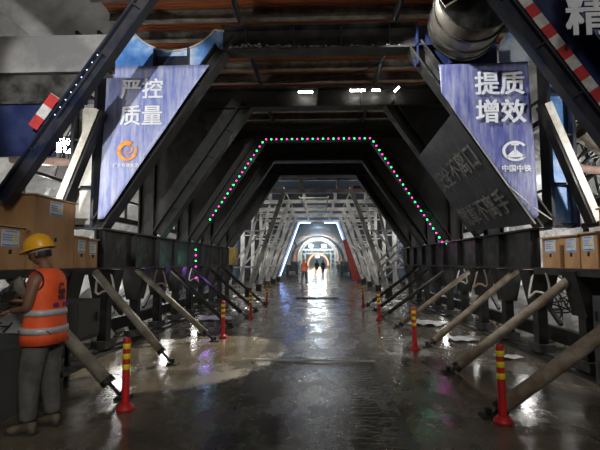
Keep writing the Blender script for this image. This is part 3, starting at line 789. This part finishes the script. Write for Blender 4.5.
# hanging frame ladder at top
o = thing('hanging_ladder', (0, 22, 4.75), 'ladder like frame hanging under the first scaffold crossbeams', 'ladder')
b = MB(); b.bar((-.9, 0, 0), (-.65, 3, -.35), .06, .06); b.build('rail', SCAF, o); b = MB(); b.bar((.5, 0, 0), (.45, 3, -.35), .06, .06); b.build('rail', SCAF, o)
for k in range(4):
    b = MB(); b.bar((-.9+.08*k, .2+.85*k, -.02-.1*k), (.5-.02*k, .2+.85*k, -.02-.1*k), .05, .05); b.build('rung', SCAF, o)
# stair stringers at right px(360,265)
for k in range(4):
    b = MB(); b.bar((0, 0, 0), (1.0, 0, .95), .07, .05); tag(b.build('slanted_rail', SCAF, loc=(2.55, 19.6, .55+.32*k)), f'slanted pale rail at the right end of the dark trolley, {["lowest","second from below","third from below","uppermost"][k]} of four', 'rail', 'slanted pale rails')

# ------------------------------------------------------------------ far arch trolley
Y9 = 112
COOLW = mat('cool_white_steel', (.60, .68, .72), (.45, .52, .56), .5, .7, 0, 2)
o = thing('arch_formwork', (0, Y9, 0), 'brightly lit white arched formwork far down the tunnel', 'formwork')
def archring(r1, r2, y0, y1, m, name, zc=2.7):
    b = MB(); n = 36
    for k in range(n):
        a, c_ = -.2+(PI+.4)*k/n, -.2+(PI+.4)*(k+1)/n
        P = [(r*math.cos(t), zc+r*math.sin(t)) for t, r in ((a, r1), (c_, r1), (c_, r2), (a, r2))]
        b.xz(P, (y0+y1)/2, y1-y0)
    return b.build(name, m, o)
archring(5.15, 4.85, -4.0, -3.7, COOLW, 'arch_rib'); archring(4.8, 4.5, -1.6, -1.3, COOLW, 'arch_rib'); archring(4.5, 4.2, 1, 1.3, COOLW, 'arch_rib'); archring(5.2, 5.12, -4, 6, COOLW, 'arch_skin')
for s in (-1, 1):
    b = MB(); b.bar((s*4.2, 0, .0), (s*4.2, 0, 4.6), .35, .3); b.build('post', COOLW, o)
    b = MB(); b.bar((s*3.2, 1, .0), (s*3.2, 1, 3.6), .3, .3); b.build('post', COOLW, o)
    b = MB(); b.bar((s*4.6, 0, 4.4), (s*3.2, 0, 3.2), .2, .2); b.bar((s*4.8, 0, 2.2), (s*3.2, 0, 2.2), .2, .2); b.bar((s*4.8, 0, 1.0), (s*3.2, 0, 1.4), .2, .2); b.build('strut', COOLW, o)
b = MB(); b.bar((-4.3, 0, 4.6), (4.3, 0, 4.6), .3, .35, (0, 0, 1)); b.bar((-3.3, 1, 3.7), (3.3, 1, 3.7), .25, .3, (0, 0, 1))
for x in (-3, -1.5, 0, 1.5, 3): b.bar((x, 0, 4.6), (x, 0, 3.7), .15, .15)
b.build('crossbeam', COOLW, o)
FLF = emis('far_floodlight_glass', (.88, .97, 1), 240)
floodlight((-1.7, Y9-4.5, 5.35), (0, 20, 1), 'left of two glaring floodlights on the far arched formwork', FLF, .8)
floodlight((1.45, Y9-4.5, 5.35), (0, 20, 1), 'right of two glaring floodlights on the far arched formwork', FLF, .8)
# warm-lit heading beyond
o = thing('inner_arch', (0, 142, 0), 'warm glowing inner arch at the very end of the view', 'arch')
archring(3.4, 2.9, 0, .4, PALE, 'arch_rib', .9)
FW = emis('warm_floodlight_glass', (1, .6, .32), 260)
floodlight((-.2, 140, 3.3), (0, 60, 1), 'warm floodlight glowing inside the inner arch', FW, .8)
# lumps of equipment at the far sides
def far_machine(x, y, label):
    o = thing('parked_machine', (x, y, 0), label, 'machine')
    b = MB(); b.box((0, 0, .75), (1.6, 2.2, .8)); b.box((.2, .3, 1.35), (.9, 1.0, .5)); b.build('body', SCAF, o, bevel=.05)
    for a in (-.6, .6):
        for c_ in (-.7, .7):
            q = MB(); q.tube((a-.12, c_, .35), (a+.12, c_, .35), .35, 16); q.build('wheel', BLACKP, o)
    b = MB(); b.bar((-.7, -.8, 1.2), (-.9, -1.6, 2.0), .08, .08); b.build('arm', SCAF, o)
far_machine(-3.4, 60, 'pale machine parked far away by the left wall'); far_machine(3.6, 58, 'pale machine parked far away by the right wall'); far_machine(4.0, 76, 'small pale machine standing beyond the other one by the right wall')

# haze
HZ = bpy.data.materials.new('blue_haze'); HZ.use_nodes = True; t = HZ.node_tree; t.nodes.clear()
oo = t.nodes.new('ShaderNodeOutputMaterial'); vs = t.nodes.new('ShaderNodeVolumeScatter'); vs.inputs['Color'].default_value = (.50, .78, 1, 1)
vs.inputs['Density'].default_value = .011; vs.inputs['Anisotropy'].default_value = .35; t.links.new(vs.outputs[0], oo.inputs['Volume'])
b = MB(); b.box((0, 82, 3.6), (9.6, 90, 7.0)); tag(b.build('haze', HZ), 'bluish dust haze hanging in the far tunnel', 'haze', kind='stuff')

# ------------------------------------------------------------------ people
def skin_mesh(name, pts, edges, mat_, parent, sub=2, root=0):
    me = bpy.data.meshes.new(name); me.from_pydata([p[0] for p in pts], edges, []); me.update()
    o = bpy.data.objects.new(name, me); C.objects.link(o)
    sk = o.modifiers.new('k', 'SKIN'); sk.use_smooth_shade = True
    for i, p in enumerate(pts):
        r_ = p[1]; o.data.skin_vertices[0].data[i].radius = (r_, r_) if isinstance(r_, (int, float)) else r_
        o.data.skin_vertices[0].data[i].use_root = (i == root)
    ss = o.modifiers.new('s', 'SUBSURF'); ss.levels = sub; ss.render_levels = sub
    bpy.context.view_layer.update()
    me2 = bpy.data.meshes.new_from_object(o.evaluated_get(bpy.context.evaluated_depsgraph_get()))
    bpy.data.objects.remove(o); me2.materials.clear(); me2.materials.append(mat_)
    for p in me2.polygons: p.use_smooth = True
    me2.name = name; o = bpy.data.objects.new(name, me2); C.objects.link(o); o.parent = parent
    return o
def merge_into(o, mb, mindex=0):
    bmesh.ops.recalc_face_normals(mb.bm, faces=mb.bm.faces)
    tmp = bpy.data.meshes.new('t'); mb.bm.to_mesh(tmp); mb.bm.free()
    bm = bmesh.new(); bm.from_mesh(o.data); bm.from_mesh(tmp); bm.to_mesh(o.data); bm.free()
    for p in o.data.polygons: p.use_smooth = True

def loft(rings, n=28, cap=True):   # rings: (z, rx, ry, cx, cy)
    mb = MB(); R_ = []
    for z, rx, ry, cx, cy in rings:
        R_.append([mb.bm.verts.new((cx+rx*math.copysign(abs(math.cos(a))**.8, math.cos(a)), cy+ry*math.copysign(abs(math.sin(a))**.8, math.sin(a)), z)) for a in [2*PI*k/n for k in range(n)]])
    for a, b in zip(R_, R_[1:]):
        for k in range(n): mb.face([a[k], a[(k+1) % n], b[(k+1) % n], b[k]])
    if cap: mb.face(R_[0][::-1]); mb.face(R_[-1])
    return mb

def head(o, c, r=.1, yaw=0, tilt=0):
    mb = MB(); n, m_ = 20, 14; R = Matrix.Rotation(yaw, 3, 'Z') @ Matrix.Rotation(tilt, 3, 'X'); c = V(c); rows = []
    for i in range(m_+1):
        th = PI*i/m_; row = []
        for k in range(n):
            ph = 2*PI*k/n
            x, y, z = math.sin(th)*math.cos(ph), math.sin(th)*math.sin(ph), math.cos(th)
            px, py, pz = x*.078, y*.095, z*.118
            if z < 0: px *= 1+.28*z; py = py*(1+.15*z)+.018*(-z)   # narrower jaw, chin forward
            if y > .85 and -.45 < z < .1: py += .024*(1-abs(x)*3 if abs(x) < .33 else 0)*(1-abs(z+.2)*2.2)  # nose
            if y > .8 and -.62 < z < -.5 and abs(x) < .35: py += .006                                   # lips
            if y > .6 and .0 < z < .2 and .15 < abs(x) < .6: py -= .008                                   # eye sockets
            row.append(mb.bm.verts.new(c + R @ V((px, py, pz))))
        rows.append(row)
    for a, b in zip(rows, rows[1:]):
        for k in range(n): mb.face([a[k], a[(k+1) % n], b[(k+1) % n], b[k]])
    bmesh.ops.remove_doubles(mb.bm, verts=mb.bm.verts, dist=1e-4)
    for s in (-1, 1):   # ears
        p = c + R @ V((s*.078, -.005, -.01)); mb.lathe([(.006, -.03), (.016, -.015), (.018, .012), (.008, .03)], p, 8, .6, 1)
    merge_into(o, mb); return R

def hand(o, wrist, d, palm_n, side, curl=.5, detail=True):
    """palm with four unequal fingers and a thumb, all in the body's mesh"""
    w, d, n = V(wrist), V(d).normalized(), V(palm_n).normalized(); s = d.cross(n).normalized()*side
    mb = MB(); mb.bar(w-d*.01, w+d*.088, .078, .028, n)
    for k, L in enumerate((.072, .080, .075, .058)):
        p = w+d*.085+s*(.03-.02*k); a = 0; r_ = .0095-.0008*(k == 3)
        for q in range(3):
            a += curl*(.5 if q == 0 else .8); e = p+(d*math.cos(a)+n*math.sin(a))*L*(.42, .32, .26)[q]
            mb.tube(p, e, r_, 8, r_*.9); p = e; r_ *= .9
    p = w+d*.03+s*.036; e = p+(d*.6+s*.6+n*.35).normalized()*.04; mb.tube(p, e, .012, 8, .0105); mb.tube(e, e+(d*.85+s*.1+n*.5).normalized()*.032, .0105, 8, .008)
    merge_into(o, mb)

def person(loc, rz, label, pose='work', near=True, vest_mat=VEST, scale=1.0, group=None, helm=HELM, pants=PANTS):
    o = thing('person', loc, label, 'person', group, rz); o.scale = (scale,)*3
    if pose == 'work':
        LS, LE, LW = (-.185, -.01, 1.41), (-.235, .02, 1.13), (-.13, .25, 1.10)
        RS, RE, RW = (.185, -.01, 1.41), (.235, .06, 1.15), (.10, .29, 1.17)
        LA, RA = (-.11, .05, .09), (.12, -.03, .09)
    else:
        LS, LE, LW = (-.185, 0, 1.41), (-.25, -.05, 1.14), (-.25, .05, .90)
        RS, RE, RW = (.185, 0, 1.41), (.25, .0, 1.14), (.24, .12, .92)
        LA, RA = (-.10, -.22, .10), (.10, .22, .09)
    LK = tuple((V((-.105, 0, .92)).lerp(V(LA), .5) + V((0, .03, 0)))); RK = tuple((V((.105, 0, .92)).lerp(V(RA), .5)+V((0, .03, 0))))
    pts = [((0, 0, .95), (.14, .11)), ((0, .0, 1.12), (.13, .10)), ((0, 0, 1.32), (.15, .105)), ((0, .0, 1.45), (.07, .06)), ((0, .03, 1.53), .052), ((0, .06 if pose == 'work' else .02, 1.58), .05),
           (LS, .062), (LE, .043), (LW, .028), (RS, .062), (RE, .043), (RW, .028),
           ((-.1, 0, .86), .085), (LK, .06), (LA, .04), ((.1, 0, .86), .085), (RK, .06), (RA, .04)]
    ed = [(0, 1), (1, 2), (2, 3), (3, 4), (4, 5), (2, 6), (6, 7), (7, 8), (2, 9), (9, 10), (10, 11), (0, 12), (12, 13), (13, 14), (0, 15), (15, 16), (16, 17)]
    body = skin_mesh('body', pts, ed, SKIN, o, 2 if near else 1)
    hy, ht = (0.12, -.28) if pose == 'work' else (0, 0)
    hc = V((0, .085 if pose == 'work' else .035, 1.64)); R = head(body, hc, .1, hy, ht)
    hand(body, LW, V(LW)-V(LE), (0.3, .1, -1) if pose == 'work' else (1, 0, 0), 1, .55); hand(body, RW, V(RW)-V(RE), (-.3, .1, -1) if pose == 'work' else (-1, 0, 0), -1, .55)
    # hair cap at the back of the head
    mb = MB(); rows = []
    for i in range(8):
        th = PI*(.18+.46*i/7); rows.append([mb.bm.verts.new(hc+R @ V((math.sin(th)*math.cos(ph)*.083, math.sin(th)*math.sin(ph)*.101-.004, math.cos(th)*.124))) for ph in [PI*.93+PI*1.14*k/16 for k in range(17)]])
    for a, b in zip(rows, rows[1:]):
        for k in range(16): mb.face([a[k], a[k+1], b[k+1], b[k]])
    mb.build('hair', HAIR, o, True)
    # helmet: shell, brim, ridge, inner band
    hb = Matrix.Translation(hc + R @ V((0, 0, .045))) @ R.to_4x4() @ Matrix.Scale(.95, 4)
    def hel(prof, sx, sy, nm, m, par, oy=0):
        mb = MB(); mb.lathe(prof, (0, oy, 0), 28, sx, sy); mb.bm.transform(hb); return mb.build(nm, m, par, True)
    H = hel([(.118, -.012), (.120, .0), (.118, .04), (.106, .085), (.080, .118), (.045, .136), (.012, .141)], .98, 1.16, 'helmet', helm, o)
    hel([(.122, -.016), (.145, -.022), (.146, -.015), (.120, .004)], .95, 1.2, 'brim', helm, H, .012)
    mb = MB()
    for k in range(9):
        a0, a1 = PI*(.12+.76*k/9), PI*(.12+.76*(k+1)/9)
        mb.bar((0, .135*math.cos(a0), .018+.122*math.sin(a0)), (0, .135*math.cos(a1), .018+.122*math.sin(a1)), .022, .018, (0, 0, 1))
    mb.bm.transform(hb); mb.build('ridge', helm, H, True)
    hel([(.096, -.05), (.10, -.045), (.10, -.01), (.096, -.008)], .93, 1.12, 'helmet_band', HLIN, H)
    # trousers
    k = 1.0
    tp = [((0, -.0, .95), (.15, .115)), ((-.1, 0, .84), .122), (LK, .102), ((LA[0], LA[1], LA[2]+.08), .074), (( LA[0], LA[1], LA[2]+.02), .08), ((.1, 0, .84), .122), (RK, .102), ((RA[0], RA[1], RA[2]+.08), .074), ((RA[0], RA[1], RA[2]+.02), .08)]
    skin_mesh('trousers', tp, [(0, 1), (1, 2), (2, 3), (3, 4), (0, 5), (5, 6), (6, 7), (7, 8)], pants, o, 2 if near else 1)
    # shoes
    for A in (LA, RA):
        zz = A[2]-.09; sh = MB()
        for (y0, w0, h0), (y1, w1, h1) in zip([(-.075, .034, .085), (-.02, .038, .10), (.05, .042, .075), (.11, .046, .055), (.16, .040, .045), (.185, .02, .03)], [(-.02, .038, .10), (.05, .042, .075), (.11, .046, .055), (.16, .040, .045), (.185, .02, .03), (.19, .01, .025)]):
            z0 = zz+.018
            sh.hexa([(A[0]-w0, A[1]+y0, z0), (A[0]+w0, A[1]+y0, z0), (A[0]+w1, A[1]+y1, z0), (A[0]-w1, A[1]+y1, z0),
                     (A[0]-w0*.7, A[1]+y0, z0+h0), (A[0]+w0*.7, A[1]+y0, z0+h0), (A[0]+w1*.7, A[1]+y1, z0+h1), (A[0]-w1*.7, A[1]+y1, z0+h1)])
        bmesh.ops.remove_doubles(sh.bm, verts=sh.bm.verts, dist=1e-4)
        S = sh.build('shoe', SHOE, o, True)
        so = MB(); so.xz([(0, 0)]*0 or [(A[0]-.045, zz), (A[0]+.045, zz), (A[0]+.045, zz+.022), (A[0]-.045, zz+.022)], A[1]+.055, .27); so.build('sole', SOLE, S)
    # vest
    vr = [(.80, .236, .172, 0, 0), (.88, .230, .166, 0, 0), (1.0, .212, .150, 0, 0), (1.15, .196, .138, 0, 0), (1.28, .200, .138, 0, 0), (1.36, .198, .132, 0, -.0), (1.42, .182, .118, 0, 0), (1.465, .145, .095, 0, 0), (1.49, .09, .075, 0, 0)]
    vm = loft(vr)
    for v in vm.bm.verts:
        q = v.co; f_ = .012*noise.noise(V((q.x*7, q.y*7, q.z*6))); v.co = V((q.x*(1+f_*4), q.y*(1+f_*5), q.z))
    VV = vm.build('vest', vest_mat, o, True)
    for z, a_, c_, d_ in ((.90, .236, .233, .171), (1.06, .216, .213, .155)):
        loft([(z, a_-.006, d_-.004, 0, 0), (z, a_, d_, 0, 0), (z+.055, c_-.006, d_-.006, 0, 0), (z+.055, c_-.012, d_-.012, 0, 0)]).build('reflective_stripe', STRIPE, VV, True)
    for s in (-1, 1):   # dark armhole binding
        mb = MB(); c_ = V((s*.188, -.0, 1.375)); pts_ = [c_+V((s*.008*math.cos(a), .085*math.cos(a), .095*math.sin(a))) for a in [2*PI*k/18 for k in range(19)]]
        mb.path(pts_, .008, 6); mb.build('armhole_binding', VTRIM, VV, True)
    if near:
        # print on the back (faces -Y)
        M = basis((.075, -.141, 1.235), (-1, 0, 0), (0, 0, 1)); 
        M = basis((-.04, -.144, 1.235), (1, 0, 0), (0, 0, 1))
        text('back_lettering', '中国', .05, VINK, VV, basis((-.045, -.146, 1.255), (1, 0, 0), (0, 0, 1)), .002, .004)
        text('back_lettering', '中铁', .05, VINK, VV, basis((-.045, -.146, 1.205), (1, 0, 0), (0, 0, 1)), .002, .004)
        mb = MB(); ring(16, (.003, 1.315), .042, .026, .5, 2*PI-.5, VINK, VV, y=-.146, name='back_emblem')
        text('back_lettering', '中铁', .042, VINK2, VV, basis((-.115, -.146, 1.14), (1, 0, 0), (0, 0, 1)), .0015, .004)
        text('back_lettering', '四局', .042, VINK2, VV, basis((.035, -.146, 1.14), (1, 0, 0), (0, 0, 1)), .0015, .004)
    return o
person((-2.57, 4.2, 0), math.radians(88), 'worker in yellow helmet, orange vest and grey trousers standing at the left, back half turned', 'work')
b = MB(); b.box((0, 0, 0), (.15, .012, .10)); b.tube((.0, 0, -.05), (.0, 0, .14), .005, 6)
tag(b.build('handheld_device', BLACKP, loc=(-2.93, 4.19, 1.22)), 'black handheld device held by the near worker', 'device').rotation_euler = (.3, 0, 1.5)
person((-1.08, 35.2, 0), math.radians(160), 'distant worker in orange vest walking on the roadway', 'walk', False)
person((-.15, 56, 0), math.radians(180), 'tiny dark clothed figure on the far roadway, left of the pair', 'walk', False, DARKCAB, helm=DARKCAB)
person((.65, 58, 0), math.radians(10), 'tiny dark clothed figure on the far roadway, right of the pair', 'walk', False, DARKCAB, helm=HELM)

# ------------------------------------------------------------------ lights
def spot(loc, aim, e, ang, col=(1, .96, .9), size=.08, blend=.15):
    L = bpy.data.lights.new('spot', 'SPOT'); L.energy = e; L.spot_size = math.radians(ang); L.spot_blend = blend; L.color = col; L.shadow_soft_size = size
    o = bpy.data.objects.new('work_or_fill_light', L); C.objects.link(o); o.location = loc; o.rotation_euler = (V(aim)-V(loc)).to_track_quat('-Z', 'Y').to_euler(); return o
def area(loc, aim, e, sx, sy, col=(1, .97, .93)):
    L = bpy.data.lights.new('area', 'AREA'); L.shape = 'RECTANGLE'; L.energy = e; L.size = sx; L.size_y = sy; L.color = col
    o = bpy.data.objects.new('work_or_fill_light', L); C.objects.link(o); o.location = loc; o.rotation_euler = (V(aim)-V(loc)).to_track_quat('-Z', 'Y').to_euler(); return o
def point(loc, e, col=(1, .97, .92), size=.1):
    L = bpy.data.lights.new('point', 'POINT'); L.energy = e; L.color = col; L.shadow_soft_size = size
    o = bpy.data.objects.new('work_or_fill_light', L); C.objects.link(o); o.location = loc; return o
spot((.2, 5.9, 5.55), (3.1, 7.2, 3.4), 520, 70, (.95, .97, 1), .05)
spot((0, -3, 3.5), (-2.9, 7.2, 3.7), 3300, 21, (.97, .98, 1), .05, .3)
for s in (-1, 1): spot((s*4.55, 5.9, 3.0), (s*3.6, 7.3, 3.1), 110, 105, (1, .98, .94), .05)  # added unseen spots on both sides, brightening the pale brace faces
spot((.6, -1.0, 3.6), (-2.55, 4.2, 1.1), 260, 26, (1, .95, .9), .15, .5)  # added unseen key light for the near worker alone
area((1.2, -2.5, 4.6), (-.6, 6, 1.5), 68, 1.5, 1.0)  # added unseen fill light behind the camera, no fixture there
area((0, -3.0, 6.5), (0, 8, 4.5), 70, 3, 1)  # second added fill, overhead behind the camera, lifts the dark steel
point((-3.1, 12.5, 1.65), 2.5, (.1, 1, .45), .05); point((-3.1, 12.5, 1.2), 6, (.45, .15, 1), .07)  # added coloured fills beside the left bulbs, strengthening their floor reflections
point((3.1, 12.6, 2.6), 5, (.1, 1, .5), .04); point((3.3, 12.6, 2.2), 4, (1, .08, .7), .04)  # likewise added by the right bulbs for coloured glints on the floor
for s in (-1, 1):
    for y in (7.6, 10.9, 14.2, 17.6):
        point((s*4.8, y, 1.5), 20 if y < 8 else 36, (1, .98, .95), .16)
    for y in (8.0, 12, 16.5):
        point((s*5.05, y, 3.0), 44, (1, .98, .95), .06)
    for y in (5.5, 9):
        point((s*4.9, y, 5.9), 120 if y < 6 else 50, (1, .97, .92), .1)
spot((-.9, 12.4, 4.95), (-2.0, 7.9, 0), 2600, 25, (1, .93, .78), .04, .1)
spot((2.9, 15.2, 4.6), (2.0, 11.4, 0), 300, 40, (1, .97, .9), .05)
for y in (21.5, 25, 29, 33.5):
    area((0, y, 6.2), (0, y+.01, 0), 70, 3, .3, (1, .98, .94))
    for s in (-1, 1): point((s*4.9, y+.6, 3.0), 120, (1, .97, .92), .12)
for s in (-1, 1): point((s*1.6, Y9-2.6, 5.2), 1100, (.8, .94, 1), .3)
point((0, 62, 6.2), 420, (.42, .72, 1), .3); point((0, 84, 6.4), 500, (.42, .72, 1), .3)  # added cool fills without fixtures, turning the far haze bluer
point((0, Y9+3, 5.4), 700, (.8, .94, 1), .3)
point((0, 138, 3), 4500, (1, .62, .35), .3)

w = bpy.data.worlds.new('W'); bpy.context.scene.world = w; w.use_nodes = True
w.node_tree.nodes['Background'].inputs[0].default_value = (.35, .42, .55, 1); w.node_tree.nodes['Background'].inputs[1].default_value = .035

# ------------------------------------------------------------------ camera
cam = bpy.data.cameras.new('Camera'); cam.sensor_width = 36; cam.lens = 27; cam.clip_end = 500; cam.clip_start = .05
co = bpy.data.objects.new('Camera', cam); C.objects.link(co); co.location = (0, 0, 1.55)
co.rotation_euler = (PI/2+math.atan(37/450), 0, math.atan(18/450))
sc = bpy.context.scene; sc.camera = co
sc.view_settings.view_transform = 'Standard'; sc.view_settings.look = 'None'; sc.view_settings.gamma = 1; sc.view_settings.use_curve_mapping = False
sc.view_settings.exposure = 0.0
sc.cycles.use_denoising = True
sc.cycles.max_bounces = 8; sc.cycles.sample_clamp_indirect = 6; sc.cycles.volume_bounces = 0
